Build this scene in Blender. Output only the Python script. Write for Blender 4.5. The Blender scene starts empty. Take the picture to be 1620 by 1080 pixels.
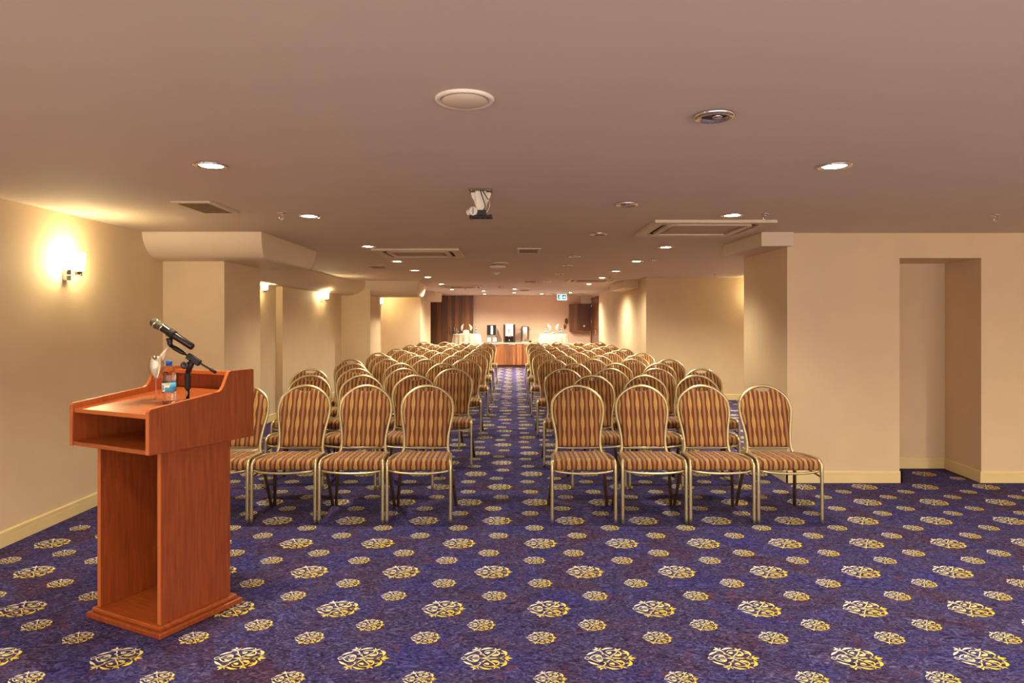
import bpy, bmesh, math, random
import numpy as np
from mathutils import Vector, Matrix
PI = math.pi
random.seed(7)
sc = bpy.context.scene
C = sc.collection
K = 1.08
HC = 2.28      # ceiling height
CAMZ = 1.48

# ------------------------------------------------------------------ materials
def s2l(c):
    return tuple(((v/255.0)/12.92 if v/255.0 <= 0.04045 else ((v/255.0+0.055)/1.055)**2.4) for v in c)

def mat(name, col, rough=0.6, metal=0.0, noise=0.0, nscale=8.0, nstretch=(1,1,1), bump=0.0, bscale=200.0, emit=None, estr=0.0,
        trans=0.0, ior=1.45, alpha=1.0, spec=0.5, coat=0.0):
    m = bpy.data.materials.new(name); m.use_nodes = True
    nt = m.node_tree; b = nt.nodes['Principled BSDF']
    c = s2l(col)
    b.inputs['Roughness'].default_value = rough
    b.inputs['Metallic'].default_value = metal
    b.inputs['Specular IOR Level'].default_value = spec
    b.inputs['Coat Weight'].default_value = coat
    b.inputs['Transmission Weight'].default_value = trans
    b.inputs['IOR'].default_value = ior
    b.inputs['Alpha'].default_value = alpha
    tc = nt.nodes.new('ShaderNodeTexCoord'); mp = nt.nodes.new('ShaderNodeMapping')
    nt.links.new(tc.outputs['Object'], mp.inputs['Vector'])
    mp.inputs['Scale'].default_value = nstretch
    n = nt.nodes.new('ShaderNodeTexNoise'); n.inputs['Scale'].default_value = nscale; n.inputs['Detail'].default_value = 4
    nt.links.new(mp.outputs['Vector'], n.inputs['Vector'])
    r = nt.nodes.new('ShaderNodeValToRGB')
    k = noise
    r.color_ramp.elements[0].position = 0.3; r.color_ramp.elements[1].position = 0.7
    r.color_ramp.elements[0].color = tuple(max(0, v*(1-k)) for v in c)+(1,)
    r.color_ramp.elements[1].color = tuple(min(1, v*(1+k)) for v in c)+(1,)
    nt.links.new(n.outputs['Fac'], r.inputs['Fac'])
    nt.links.new(r.outputs['Color'], b.inputs['Base Color'])
    if bump > 0:
        n2 = nt.nodes.new('ShaderNodeTexNoise'); n2.inputs['Scale'].default_value = bscale; n2.inputs['Detail'].default_value = 3
        nt.links.new(mp.outputs['Vector'], n2.inputs['Vector'])
        bp = nt.nodes.new('ShaderNodeBump'); bp.inputs['Strength'].default_value = bump; bp.inputs['Distance'].default_value = 0.002
        nt.links.new(n2.outputs['Fac'], bp.inputs['Height']); nt.links.new(bp.outputs['Normal'], b.inputs['Normal'])
    if emit:
        b.inputs['Emission Color'].default_value = s2l(emit)+(1,)
        b.inputs['Emission Strength'].default_value = estr
    return m

def wood(name, dark, light, scale, stretch, rough=0.35, band=0.0, coat=0.2, axis=0):
    m = bpy.data.materials.new(name); m.use_nodes = True
    nt = m.node_tree; b = nt.nodes['Principled BSDF']
    b.inputs['Roughness'].default_value = rough; b.inputs['Coat Weight'].default_value = coat; b.inputs['Coat Roughness'].default_value = 0.3
    tc = nt.nodes.new('ShaderNodeTexCoord'); mp = nt.nodes.new('ShaderNodeMapping')
    nt.links.new(tc.outputs['Object'], mp.inputs['Vector']); mp.inputs['Scale'].default_value = stretch
    n = nt.nodes.new('ShaderNodeTexNoise'); n.inputs['Scale'].default_value = scale; n.inputs['Detail'].default_value = 6; n.inputs['Roughness'].default_value = 0.6
    n.inputs['Distortion'].default_value = 0.4
    nt.links.new(mp.outputs['Vector'], n.inputs['Vector'])
    r = nt.nodes.new('ShaderNodeValToRGB'); r.color_ramp.elements[0].position = 0.3; r.color_ramp.elements[1].position = 0.7
    r.color_ramp.elements[0].color = s2l(dark)+(1,); r.color_ramp.elements[1].color = s2l(light)+(1,)
    nt.links.new(n.outputs['Fac'], r.inputs['Fac'])
    out = r.outputs['Color']
    if band > 0:   # planks of slightly different tone
        sp = nt.nodes.new('ShaderNodeSeparateXYZ'); nt.links.new(tc.outputs['Object'], sp.inputs[0])
        mu = nt.nodes.new('ShaderNodeMath'); mu.operation = 'MULTIPLY'; mu.inputs[1].default_value = 1.0/band
        nt.links.new(sp.outputs[axis], mu.inputs[0])
        fl = nt.nodes.new('ShaderNodeMath'); fl.operation = 'FLOOR'; nt.links.new(mu.outputs[0], fl.inputs[0])
        wn = nt.nodes.new('ShaderNodeTexWhiteNoise'); wn.noise_dimensions = '1D'; nt.links.new(fl.outputs[0], wn.inputs['W'])
        mr = nt.nodes.new('ShaderNodeMapRange'); mr.inputs['To Min'].default_value = 0.6; mr.inputs['To Max'].default_value = 1.5
        nt.links.new(wn.outputs['Value'], mr.inputs['Value'])
        vm = nt.nodes.new('ShaderNodeVectorMath'); vm.operation = 'SCALE'
        nt.links.new(out, vm.inputs[0]); nt.links.new(mr.outputs[0], vm.inputs['Scale']); out = vm.outputs[0]
    nt.links.new(out, b.inputs['Base Color'])
    return m

def fabric_mat():
    m = bpy.data.materials.new('striped_fabric'); m.use_nodes = True
    nt = m.node_tree; b = nt.nodes['Principled BSDF']; L = nt.links.new
    b.inputs['Roughness'].default_value = 0.85; b.inputs['Sheen Weight'].default_value = 0.15
    tc = nt.nodes.new('ShaderNodeTexCoord'); sp = nt.nodes.new('ShaderNodeSeparateXYZ'); L(tc.outputs['Object'], sp.inputs[0])
    def M(op, a, c=None, d=None):
        n = nt.nodes.new('ShaderNodeMath'); n.operation = op
        for i, v in enumerate((a, c, d)):
            if v is None: continue
            if isinstance(v, (int, float)): n.inputs[i].default_value = v
            else: L(v, n.inputs[i])
        return n.outputs[0]
    x = sp.outputs[0]; yz = M('SUBTRACT', sp.outputs[2], sp.outputs[1])
    P = 0.0365
    u = M('ADD', M('DIVIDE', x, P), 40.5)
    cell = M('FLOOR', u); fr = M('SUBTRACT', M('FRACT', u), 0.5)
    af = M('ABSOLUTE', fr)
    par = M('MODULO', cell, 2.0)                       # 0: straight orange stripe, 1: wavy gold stripe
    wave = M('SINE', M('MULTIPLY', yz, 2*PI/0.10))
    wgold = M('ADD', M('MULTIPLY', wave, 0.11), 0.29)
    wid = M('ADD', M('MULTIPLY', par, M('SUBTRACT', wgold, 0.24)), 0.24)
    inside = M('LESS_THAN', af, wid)
    core = M('LESS_THAN', M('ABSOLUTE', M('SUBTRACT', fr, M('MULTIPLY', wave, -0.10))), 0.07)
    def col(c):
        n = nt.nodes.new('ShaderNodeRGB'); n.outputs[0].default_value = s2l(c)+(1,); return n.outputs[0]
    def mix(f, a, c):
        n = nt.nodes.new('ShaderNodeMix'); n.data_type = 'RGBA'
        if isinstance(f, (int, float)): n.inputs[0].default_value = f
        else: L(f, n.inputs[0])
        L(a, n.inputs[6]); L(c, n.inputs[7]); return n.outputs[2]
    light = mix(par, col((156,102,48)), mix(core, col((180,134,68)), col((162,112,52))))
    no = nt.nodes.new('ShaderNodeTexNoise'); no.inputs['Scale'].default_value = 700; L(tc.outputs['Object'], no.inputs['Vector'])
    base = mix(inside, col((88,48,30)), light)
    vm = nt.nodes.new('ShaderNodeVectorMath'); vm.operation = 'SCALE'
    L(base, vm.inputs[0]); L(M('ADD', M('MULTIPLY', no.outputs['Fac'], 0.5), 0.75), vm.inputs['Scale'])
    L(vm.outputs[0], b.inputs['Base Color'])
    bp = nt.nodes.new('ShaderNodeBump'); bp.inputs['Strength'].default_value = 0.25; bp.inputs['Distance'].default_value = 0.001
    L(no.outputs['Fac'], bp.inputs['Height']); L(bp.outputs['Normal'], b.inputs['Normal'])
    return m

def carpet_mat():
    m = bpy.data.materials.new('carpet_pile'); m.use_nodes = True
    nt = m.node_tree; b = nt.nodes['Principled BSDF']; L = nt.links.new
    b.inputs['Roughness'].default_value = 0.95; b.inputs['Specular IOR Level'].default_value = 0.15
    tc = nt.nodes.new('ShaderNodeTexCoord')
    def noise(s, d, dist=0.0, sc3=(1,1,1)):
        mp = nt.nodes.new('ShaderNodeMapping'); mp.inputs['Scale'].default_value = sc3; L(tc.outputs['Object'], mp.inputs[0])
        n = nt.nodes.new('ShaderNodeTexNoise'); n.inputs['Scale'].default_value = s; n.inputs['Detail'].default_value = d
        n.inputs['Distortion'].default_value = dist; L(mp.outputs[0], n.inputs['Vector']); return n.outputs['Fac']
    def ramp(f, st):
        r = nt.nodes.new('ShaderNodeValToRGB'); e = r.color_ramp.elements
        e[0].position = st[0][0]; e[0].color = s2l(st[0][1])+(1,); e[1].position = st[-1][0]; e[1].color = s2l(st[-1][1])+(1,)
        for p, c in st[1:-1]:
            q = e.new(p); q.color = s2l(c)+(1,)
        L(f, r.inputs[0]); return r.outputs[0]
    # small leafy marbling: distorted noise lines plus slow drift between indigo, mauve and rust brown
    a = ramp(noise(21, 6, 2.6, (1,1.6,1)), [(0.28,(40,26,42)),(0.42,(66,50,86)),(0.55,(88,80,124)),(0.72,(138,128,164))])
    d = ramp(noise(3.2, 4, 0.6), [(0.3,(136,104,104)),(0.48,(130,134,156)),(0.62,(112,124,174)),(0.75,(100,116,192))])
    mx = nt.nodes.new('ShaderNodeMix'); mx.data_type = 'RGBA'; mx.blend_type = 'MULTIPLY'; mx.inputs[0].default_value = 0.9
    L(a, mx.inputs[6]); L(d, mx.inputs[7])
    rust = noise(11, 3, 1.0); rr = nt.nodes.new('ShaderNodeMapRange'); rr.inputs['From Min'].default_value = 0.6; rr.inputs['From Max'].default_value = 0.74
    rr.inputs['To Max'].default_value = 0.6; L(rust, rr.inputs['Value'])
    m2 = nt.nodes.new('ShaderNodeMix'); m2.data_type = 'RGBA'; L(rr.outputs[0], m2.inputs[0]); L(mx.outputs[2], m2.inputs[6]); m2.inputs[7].default_value = s2l((74,40,42))+(1,)
    vm = nt.nodes.new('ShaderNodeVectorMath'); vm.operation = 'SCALE'; vm.inputs['Scale'].default_value = CARPET_GAIN
    L(m2.outputs[2], vm.inputs[0]); L(vm.outputs[0], b.inputs['Base Color'])
    bp = nt.nodes.new('ShaderNodeBump'); bp.inputs['Strength'].default_value = 0.5; bp.inputs['Distance'].default_value = 0.003
    L(noise(160, 3), bp.inputs['Height']); L(bp.outputs[0], b.inputs['Normal'])
    return m

def medallion_mat():
    m = bpy.data.materials.new('carpet_medallion_dye'); m.use_nodes = True
    nt = m.node_tree; b = nt.nodes['Principled BSDF']; L = nt.links.new
    b.inputs['Roughness'].default_value = 0.95; b.inputs['Specular IOR Level'].default_value = 0.15
    uv = nt.nodes.new('ShaderNodeUVMap'); sp = nt.nodes.new('ShaderNodeSeparateXYZ'); L(uv.outputs[0], sp.inputs[0])
    s = nt.nodes.new('ShaderNodeMath'); s.operation = 'SUBTRACT'; L(sp.outputs[0], s.inputs[0]); L(sp.outputs[1], s.inputs[1])
    mr = nt.nodes.new('ShaderNodeMapRange'); mr.inputs['From Min'].default_value = -1.1; mr.inputs['From Max'].default_value = 0.9; L(s.outputs[0], mr.inputs['Value'])
    r = nt.nodes.new('ShaderNodeValToRGB'); e = r.color_ramp.elements
    e[0].position = 0; e[0].color = s2l((246,236,226))+(1,); e[1].position = 1; e[1].color = s2l((232,204,72))+(1,)
    q = e.new(0.45); q.color = s2l((234,224,168))+(1,)
    L(mr.outputs[0], r.inputs[0]); L(r.outputs[0], b.inputs['Base Color'])
    return m

CARPET_GAIN = 1.95
WALL = mat('wall_paint', (216,192,158), 0.75, noise=0.03, nscale=3, bump=0.12, bscale=350)
CEIL = mat('ceiling_paint', (210,191,176), 0.8, noise=0.02, nscale=1.5)
SOFF = mat('soffit_paint', (218,198,174), 0.7, noise=0.01)
BASE = mat('skirting_paint', (226,204,150), 0.5, noise=0.02)
CARPET = carpet_mat(); DYE = medallion_mat(); FABRIC = fabric_mat()
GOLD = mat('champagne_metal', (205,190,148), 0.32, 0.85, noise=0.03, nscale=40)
GOLD_SHADED = mat('champagne_metal_shaded', (128,98,62), 0.42, 0.7, noise=0.05, nscale=40)  # the chair metal darkened, shade under the seat put into its colour
BLACKM = mat('black_plastic', (22,18,18), 0.4)
RUBBER = mat('dark_rubber', (26,22,20), 0.7)
CHERRY = wood('cherry_laminate', (122,52,18), (158,76,32), 9, (7,7,0.55), rough=0.4)
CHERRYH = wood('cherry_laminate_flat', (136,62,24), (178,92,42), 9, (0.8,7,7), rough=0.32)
EDGE = mat('cherry_edge_band', (190,102,52), 0.4, noise=0.05)
WALNUT = wood('walnut_panel', (92,54,32), (138,90,58), 6, (6,6,0.3), rough=0.35, band=0.115)
WALNUT2 = wood('counter_walnut', (104,60,34), (164,104,64), 6, (8,8,0.3), rough=0.3, band=0.07)
DOORW = wood('door_walnut', (84,44,28), (112,62,38), 6, (6,6,0.4), rough=0.3)
CHROME = mat('chrome', (225,222,215), 0.12, 1.0)
STEEL = mat('brushed_steel', (205,200,190), 0.28, 0.95, noise=0.05, nscale=10, nstretch=(20,20,0.3))
WHITEP = mat('white_plastic', (236,226,208), 0.45)
CREAMP = mat('cream_plastic_panel', (212,192,168), 0.5, noise=0.01)
DARKIN = mat('dark_interior', (30,22,18), 0.8)
GRILLE = mat('grille_brown', (164,132,104), 0.6)
CLOTH = mat('white_tablecloth', (206,194,176), 0.85, noise=0.02, bump=0.1)
NAPKIN = mat('white_napkin', (246,236,218), 0.9, noise=0.02)
WORKTOP = mat('pale_worktop', (232,212,186), 0.35)
GLASS = mat('clear_glass', (250,250,250), 0.02, trans=1.0, ior=1.45)
def thin_glass():
    m = bpy.data.materials.new('thin_glass'); m.use_nodes = True; nt = m.node_tree; nt.nodes.clear()
    o = nt.nodes.new('ShaderNodeOutputMaterial'); mx = nt.nodes.new('ShaderNodeMixShader'); t = nt.nodes.new('ShaderNodeBsdfTransparent'); g = nt.nodes.new('ShaderNodeBsdfGlossy')
    lw = nt.nodes.new('ShaderNodeLayerWeight'); lw.inputs['Blend'].default_value = 0.22
    mr = nt.nodes.new('ShaderNodeMapRange'); mr.inputs['To Min'].default_value = .05; mr.inputs['To Max'].default_value = .75
    g.inputs['Roughness'].default_value = .04; t.inputs['Color'].default_value = (.96,.97,.96,1)
    nt.links.new(lw.outputs['Facing'], mr.inputs['Value']); nt.links.new(mr.outputs[0], mx.inputs[0])
    nt.links.new(t.outputs[0], mx.inputs[1]); nt.links.new(g.outputs[0], mx.inputs[2]); nt.links.new(mx.outputs[0], o.inputs['Surface'])
    return m
GLASS = thin_glass()
PET = mat('clear_bottle_plastic', (240,248,250), 0.05, trans=1.0, ior=1.33)
BLUECAP = mat('blue_cap', (20,90,180), 0.4)
LABELB = mat('label_blue', (70,160,205), 0.5); LABELW = mat('label_white', (226,236,232), 0.5); LABELY = mat('label_yellow', (220,214,120), 0.5)
LABELD = mat('label_navy', (30,70,110), 0.5)
SHADE = mat('lit_opal_glass', (255,250,235), 0.4, emit=(255,236,178), estr=74.0)
LAMP = mat('lit_lamp_lens', (255,250,235), 0.4, emit=(255,232,196), estr=30.0)
TEAL = mat('exit_sign_teal', (10,110,130), 0.4, emit=(20,120,140), estr=0.5)
SIGNW = mat('exit_sign_white', (225,240,245), 0.4, emit=(205,235,245), estr=0.9)
GREYMESH = mat('mic_grille', (96,90,66), 0.45, 0.6, bump=1.0, bscale=900)
SCREWM = mat('bright_screw', (190,180,160), 0.3, 0.9)

# ------------------------------------------------------------------ mesh helpers
class MB:
    def __init__(s): s.v = []; s.f = []; s.m = []; s.cur = 0; s.smooth = []
    def add(s, vs, fs, smooth=False):
        o = len(s.v); s.v += [tuple(p) for p in vs]
        for f in fs:
            s.f.append(tuple(i+o for i in f)); s.m.append(s.cur); s.smooth.append(smooth)
        return s
    def box(s, x0, x1, y0, y1, z0, z1, M=None):
        p = [Vector((x, y, z)) for x in (x0, x1) for y in (y0, y1) for z in (z0, z1)]
        if M is not None: p = [M @ q for q in p]
        return s.add(p, [(0,1,3,2),(4,6,7,5),(0,4,5,1),(2,3,7,6),(0,2,6,4),(1,5,7,3)])
    def prism(s, pts, a, b, axis='z', M=None, smooth=False):
        # polygon in the plane across the axis (counter-clockwise), pushed from a to b
        def P(u, v, w):
            q = {'z': (u, v, w), 'x': (w, u, v), 'y': (u, w, v)}[axis]
            q = Vector(q); return (M @ q) if M is not None else q
        n = len(pts)
        vs = [P(u, v, a) for u, v in pts]+[P(u, v, b) for u, v in pts]
        s.add(vs, [tuple(reversed(range(n))), tuple(range(n, 2*n))])
        o = len(s.v)-2*n
        for i in range(n):
            j = (i+1) % n
            s.f.append((o+i, o+j, o+n+j, o+n+i)); s.m.append(s.cur); s.smooth.append(smooth)
        return s
    def tube(s, pts, r, n=10, closed=False, cap=True, flat=None):
        pts = [Vector(p) for p in pts]; N = len(pts)
        rs = r if isinstance(r, (list, tuple)) else [r]*N
        up = None; rings = []
        for i in range(N):
            if closed: t = (pts[(i+1) % N]-pts[i-1])
            else: t = pts[min(i+1, N-1)]-pts[max(i-1, 0)]
            t.normalize()
            if up is None:
                up = Vector((0,1,0)) if abs(t.y) < 0.9 else Vector((1,0,0))
            u = (up - t*up.dot(t)).normalized(); w = t.cross(u); up = u
            k = flat or 1.0
            rings.append([pts[i]+(u*math.cos(a)*rs[i]+w*math.sin(a)*rs[i]*k) for a in [2*PI*j/n for j in range(n)]])
        vs = [p for g in rings for p in g]; fs = []
        for i in range(N if closed else N-1):
            k2 = (i+1) % N
            for j in range(n):
                fs.append((i*n+j, i*n+(j+1) % n, k2*n+(j+1) % n, k2*n+j))
        s.add(vs, fs, True)
        if cap and not closed:
            o = len(s.v)-len(vs)
            s.f += [tuple(o+j for j in reversed(range(n))), tuple(o+(N-1)*n+j for j in range(n))]; s.m += [s.cur]*2; s.smooth += [False]*2
        return s
    def lathe(s, prof, n=24, M=None, smooth=True):
        vs = []
        for r, z in prof:
            for j in range(n):
                a = 2*PI*j/n; q = Vector((r*math.cos(a), r*math.sin(a), z)); vs.append((M @ q) if M is not None else q)
        fs = [(i*n+j, i*n+(j+1) % n, (i+1)*n+(j+1) % n, (i+1)*n+j) for i in range(len(prof)-1) for j in range(n)]
        s.add(vs, fs, smooth); o = len(s.v)-len(vs)
        if prof[0][0] > 1e-5: s.f.append(tuple(o+j for j in reversed(range(n)))); s.m.append(s.cur); s.smooth.append(False)
        if prof[-1][0] > 1e-5: s.f.append(tuple(o+(len(prof)-1)*n+j for j in range(n))); s.m.append(s.cur); s.smooth.append(False)
        return s
    def build(s, name, mats, parent=None, bevel=0.0, sub=0, loc=None, fix=True):
        me = bpy.data.meshes.new(name); me.from_pydata(s.v, [], s.f)
        if not isinstance(mats, (list, tuple)): mats = [mats]
        for m in mats: me.materials.append(m)
        me.polygons.foreach_set('material_index', s.m); me.polygons.foreach_set('use_smooth', s.smooth)
        if fix:
            bm = bmesh.new(); bm.from_mesh(me); bmesh.ops.remove_doubles(bm, verts=bm.verts, dist=1e-6)
            bmesh.ops.recalc_face_normals(bm, faces=bm.faces); bm.to_mesh(me); bm.free()
        o = bpy.data.objects.new(name, me); C.objects.link(o)
        if parent: o.parent = parent
        if loc: o.location = loc
        if bevel > 0:
            b = o.modifiers.new('bevel', 'BEVEL'); b.width = bevel; b.segments = 2; b.limit_method = 'ANGLE'; b.angle_limit = math.radians(40)
        if sub > 0:
            b = o.modifiers.new('sub', 'SUBSURF'); b.levels = sub; b.render_levels = sub
        return o

def tag(o, label=None, cat=None, group=None, kind=None):
    if label: o['label'] = label
    if cat: o['category'] = cat
    if group: o['group'] = group
    if kind: o['kind'] = kind
    return o
def thing(name, label, cat, loc=(0,0,0), rz=0, group=None):
    o = bpy.data.objects.new(name, None); C.objects.link(o); o.location = loc; o.rotation_euler = (0,0,rz); o.empty_display_size = 0.1
    return tag(o, label, cat, group)
def copy_tree(o, parent=None):
    c = o.copy(); C.objects.link(c)
    if parent: c.parent = parent
    for ch in KIDS.get(o.name, list(o.children)): copy_tree(ch, c)
    return c
KIDS = {}
def struct(mb, name, m, label, cat, **k):
    return tag(mb.build(name, m, **k), label, cat, kind='structure')
def catmull(pts, seg):
    out = []; n = len(pts)
    for i in range(n-1):
        p0 = pts[max(i-1,0)]; p1 = pts[i]; p2 = pts[i+1]; p3 = pts[min(i+2,n-1)]
        for k in range(seg):
            t = k/seg
            out.append(tuple(0.5*((2*b)+(-a+c)*t+(2*a-5*b+4*c-d)*t*t+(-a+3*b-3*c+d)*t**3) for a,b,c,d in zip(p0,p1,p2,p3)))
    out.append(tuple(pts[-1])); return out

# ------------------------------------------------------------------ the carpeted floor
def medallion(seg):
    """one scrolled oval medallion, unit size; returns (n,2) vertices and quad indices"""
    S = []
    def st(pts, w, both=True):
        S.append((pts, w))
        if both: S.append(([(x,-y) for x, y in pts], w))
    st([(-.22,0),(-.5,0),(-.82,0)], (.03,.025,.02), False)
    st([(-.22,0),(-.05,0),(.1,0)], (.02,.13,.02), False)
    st([(-1.1,0),(-1.0,.11),(-.86,.03)], (.02,.04,.03))
    st([(-.85,.03),(-.72,.2),(-.52,.31),(-.36,.22),(-.33,.05)], (.05,.05,.05,.05,.03))
    st([(-.6,.1),(-.47,.19),(-.38,.12)], (.04,.13,.03))
    st([(-.98,.26),(-.78,.45),(-.55,.58)], (.02,.12,.02))
    st([(-.66,.74),(-.48,.78),(-.28,.72)], (.02,.13,.03))
    st([(-.53,1.0),(-.45,.85),(-.42,.74)], (.02,.11,.04))
    st([(-.27,.95),(-.34,.8),(-.38,.72)], (.02,.05,.04))
    st([(-.62,.6),(-.4,.68),(-.27,.55),(-.2,.36),(.0,.14)], (.02,.05,.05,.06,.04))
    st([(-.32,.38),(-.2,.35),(-.08,.3)], (.02,.08,.02))
    st([(-.26,.74),(.0,.9),(.28,.92)], (.04,.12,.02))
    st([(-.1,.55),(0,.68),(.18,.72),(.36,.66),(.53,.55),(.56,.36),(.44,.22),(.25,.2)], (.03,.04,.04,.05,.06,.06,.06,.03))
    st([(-.07,.48),(.05,.47),(.13,.57)], (.03,.17,.05))
    st([(.02,.1),(.2,.3),(.36,.5),(.42,.66)], (.04,.05,.05,.04))
    st([(.3,.76),(.45,.74),(.62,.86)], (.03,.11,.03))
    st([(.36,.92),(.42,.8),(.5,.72)], (.02,.06,.03))
    st([(.22,.25),(.38,.28),(.5,.38)], (.02,.12,.03))
    st([(.05,.13),(.25,.03),(.45,.02),(.78,0)], (.04,.04,.05,.03))
    st([(.45,0),(.62,.04),(.78,.15)], (.03,.04,.03))
    st([(.66,.7),(.82,.55),(.87,.36),(.83,.2)], (.03,.14,.1,.03))
    st([(.62,.46),(.72,.42),(.82,.42)], (.02,.07,.03))
    st([(.8,0),(.95,0),(1.16,0)], (.05,.16,.02), False)
    st([(.86,.08),(.94,.15),(1.02,.22)], (.05,.06,.02))
    V = []; F = []
    for pts, w in S:
        P = catmull([(p[0], p[1], ww) for p, ww in zip(pts, w)], seg); o = len(V)
        for i, (x, y, ww) in enumerate(P):
            a = P[max(i-1,0)]; b = P[min(i+1,len(P)-1)]; tx, ty = b[0]-a[0], b[1]-a[1]; l = math.hypot(tx, ty) or 1
            nx, ny = -ty/l, tx/l; h = max(ww, .02)*0.52
            V += [(x+nx*h, y+ny*h), (x-nx*h, y-ny*h)]
        for i in range(len(P)-1): F.append((o+2*i, o+2*i+1, o+2*i+3, o+2*i+2))
    F2 = [f for f in F]
    return np.array(V), np.array(F2)

def build_floor():
    hi = medallion(3); lo = medallion(1)
    spots = []
    P = 1.0285; W = 0.541
    for k in range(-5, 21):
        y0 = 2.993+k*P
        for dy, x, big in ((0,-.116,1), (.514,.185,1), (.193,.134,0), (.327,-.153,0), (.678,-.0976,0), (.855,.154,0)):
            for i in range(-8, 14):
                X = x+i*W; Y = y0+dy
                if Y > 21.6 or X < -3.25 or X > 6.4: continue
                if Y > 6.2 and X > 2.4 and not (Y < 12.6 and Y > 7.6 and X < 5.0) and not (3.65 < X < 4.2 and Y < 6.75): continue
                if abs(Y-6.24) < .12 and X > 2.4: continue
                spots.append((X, Y, .1 if big else .0625))
    vs = [np.array([[-3.6,-1.7,0],[6.6,-1.7,0],[6.6,22.2,0],[-3.6,22.2,0]])]; fs = [np.array([[0,1,2,3]])]; uvs = [np.zeros((4,2))]
    off = 4
    for X, Y, s in spots:
        V, F = hi if Y < 9 else lo
        v = np.zeros((len(V),3)); v[:,0] = V[:,0]*s+X; v[:,1] = V[:,1]*s+Y; v[:,2] = 0.0009
        vs.append(v); fs.append(F+off); uvs.append(V); off += len(V)
    vs = np.concatenate(vs); fs = np.concatenate(fs).astype(np.int32); uvs = np.concatenate(uvs)
    # every quad wound upward
    a = vs[fs[:,1]]-vs[fs[:,0]]; b = vs[fs[:,2]]-vs[fs[:,0]]; neg = (a[:,0]*b[:,1]-a[:,1]*b[:,0]) < 0
    fs[neg] = fs[neg][:, ::-1]
    me = bpy.data.meshes.new('floor'); nf = len(fs)
    me.vertices.add(len(vs)); me.vertices.foreach_set('co', vs.astype(np.float32).ravel())
    me.loops.add(nf*4); me.loops.foreach_set('vertex_index', fs.ravel())
    me.polygons.add(nf); me.polygons.foreach_set('loop_start', np.arange(0, nf*4, 4, dtype=np.int32))
    mi = np.ones(nf, dtype=np.int32); mi[0] = 0
    me.materials.append(CARPET); me.materials.append(DYE)
    me.polygons.foreach_set('material_index', mi)
    uv = me.uv_layers.new(name='UVMap'); uv.data.foreach_set('uv', uvs[fs.ravel()].astype(np.float32).ravel())
    me.update(calc_edges=True); me.validate()
    o = bpy.data.objects.new('floor', me); C.objects.link(o)
    tag(o, 'indigo carpet patterned with yellow and cream scrollwork medallions', 'carpet', kind='structure')
build_floor()

# ------------------------------------------------------------------ walls, ceiling, pillars, soffits
YB = -1.7  # room left open at this end to let the ambient fill in
YW = 6.24          # face of the right hand near wall
FAR = 22.09
m = MB().box(-3.9, 6.9, YB, FAR+.2, HC, HC+.15); struct(m, 'ceiling', CEIL, 'low mauve brown painted ceiling over the whole room', 'ceiling')

m = MB(); m.box(-3.8,-3.34,YB,6.55,0,HC); m.box(-3.8,-3.55,6.55,10.24,0,HC); m.box(-3.8,-3.45,10.24,17.93,0,HC); m.box(-3.8,-3.6,17.93,FAR+.2,0,HC)
struct(m, 'wall_left', WALL, 'long beige left wall carrying the lit sconces', 'wall')
m = MB().box(-3.5,-2.754,6.52,7.45,0,HC); struct(m, 'pillar', WALL, 'square beige pillar against the left wall behind the lectern', 'pillar')
m = MB().box(-3.5,-2.868,13.75,14.8,0,HC); struct(m, 'pillar', WALL, 'beige pillar on the left wall halfway down the room', 'pillar')
m = MB().box(-3.65,-2.417,17.93,20.1,0,HC); struct(m, 'pillar', WALL, 'wide beige pillar on the left before the wood wardrobe', 'pillar')
m = MB().box(-3.8,2.9,FAR,FAR+.15,0,HC); struct(m, 'wall_back', mat('pink_wall_paint_lightened', (238,206,184), 0.75, noise=0.02, nscale=3), 'pinkish cream end wall behind the coffee counter', 'wall')  # pinker paint, also lightened to stand in for light on the end wall
m = MB().box(2.51,3.537,YW,7.41,0,HC); struct(m, 'pillar', WALL, 'broad pinkish pillar at the right beside the front row chair', 'pillar')
m = MB(); m.box(3.5,4.34,6.85,7.0,0,HC); m.box(3.537,4.283,YW,6.86,2.052,HC)
m.prism([(4.283,YW),(6.7,YW),(6.7,7.0),(4.35,7.0),(4.337,6.85)], 0, HC)
struct(m, 'wall_right', WALL, 'cream right wall with a tall recessed niche', 'wall')
m = MB().box(6.5,6.7,YB,YW,0,HC); struct(m, 'wall_side', WALL, 'cream side wall of the right bay', 'wall')
m = MB(); m.box(2.49,5.3,12.74,12.9,0,HC); m.box(5.2,5.35,7.0,12.9,0,HC); struct(m, 'wall_bay', WALL, 'yellow lit wall of the deep bay behind the right pillar', 'wall')
m = MB(); m.box(2.49,2.65,12.9,19.7,0,HC); m.box(2.49,2.65,21.65,FAR+.1,0,HC); m.box(2.49,2.65,19.7,21.65,2.2,HC)
struct(m, 'wall_corridor', WALL, 'pinkish right wall leading back to the dark double door', 'wall')

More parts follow.
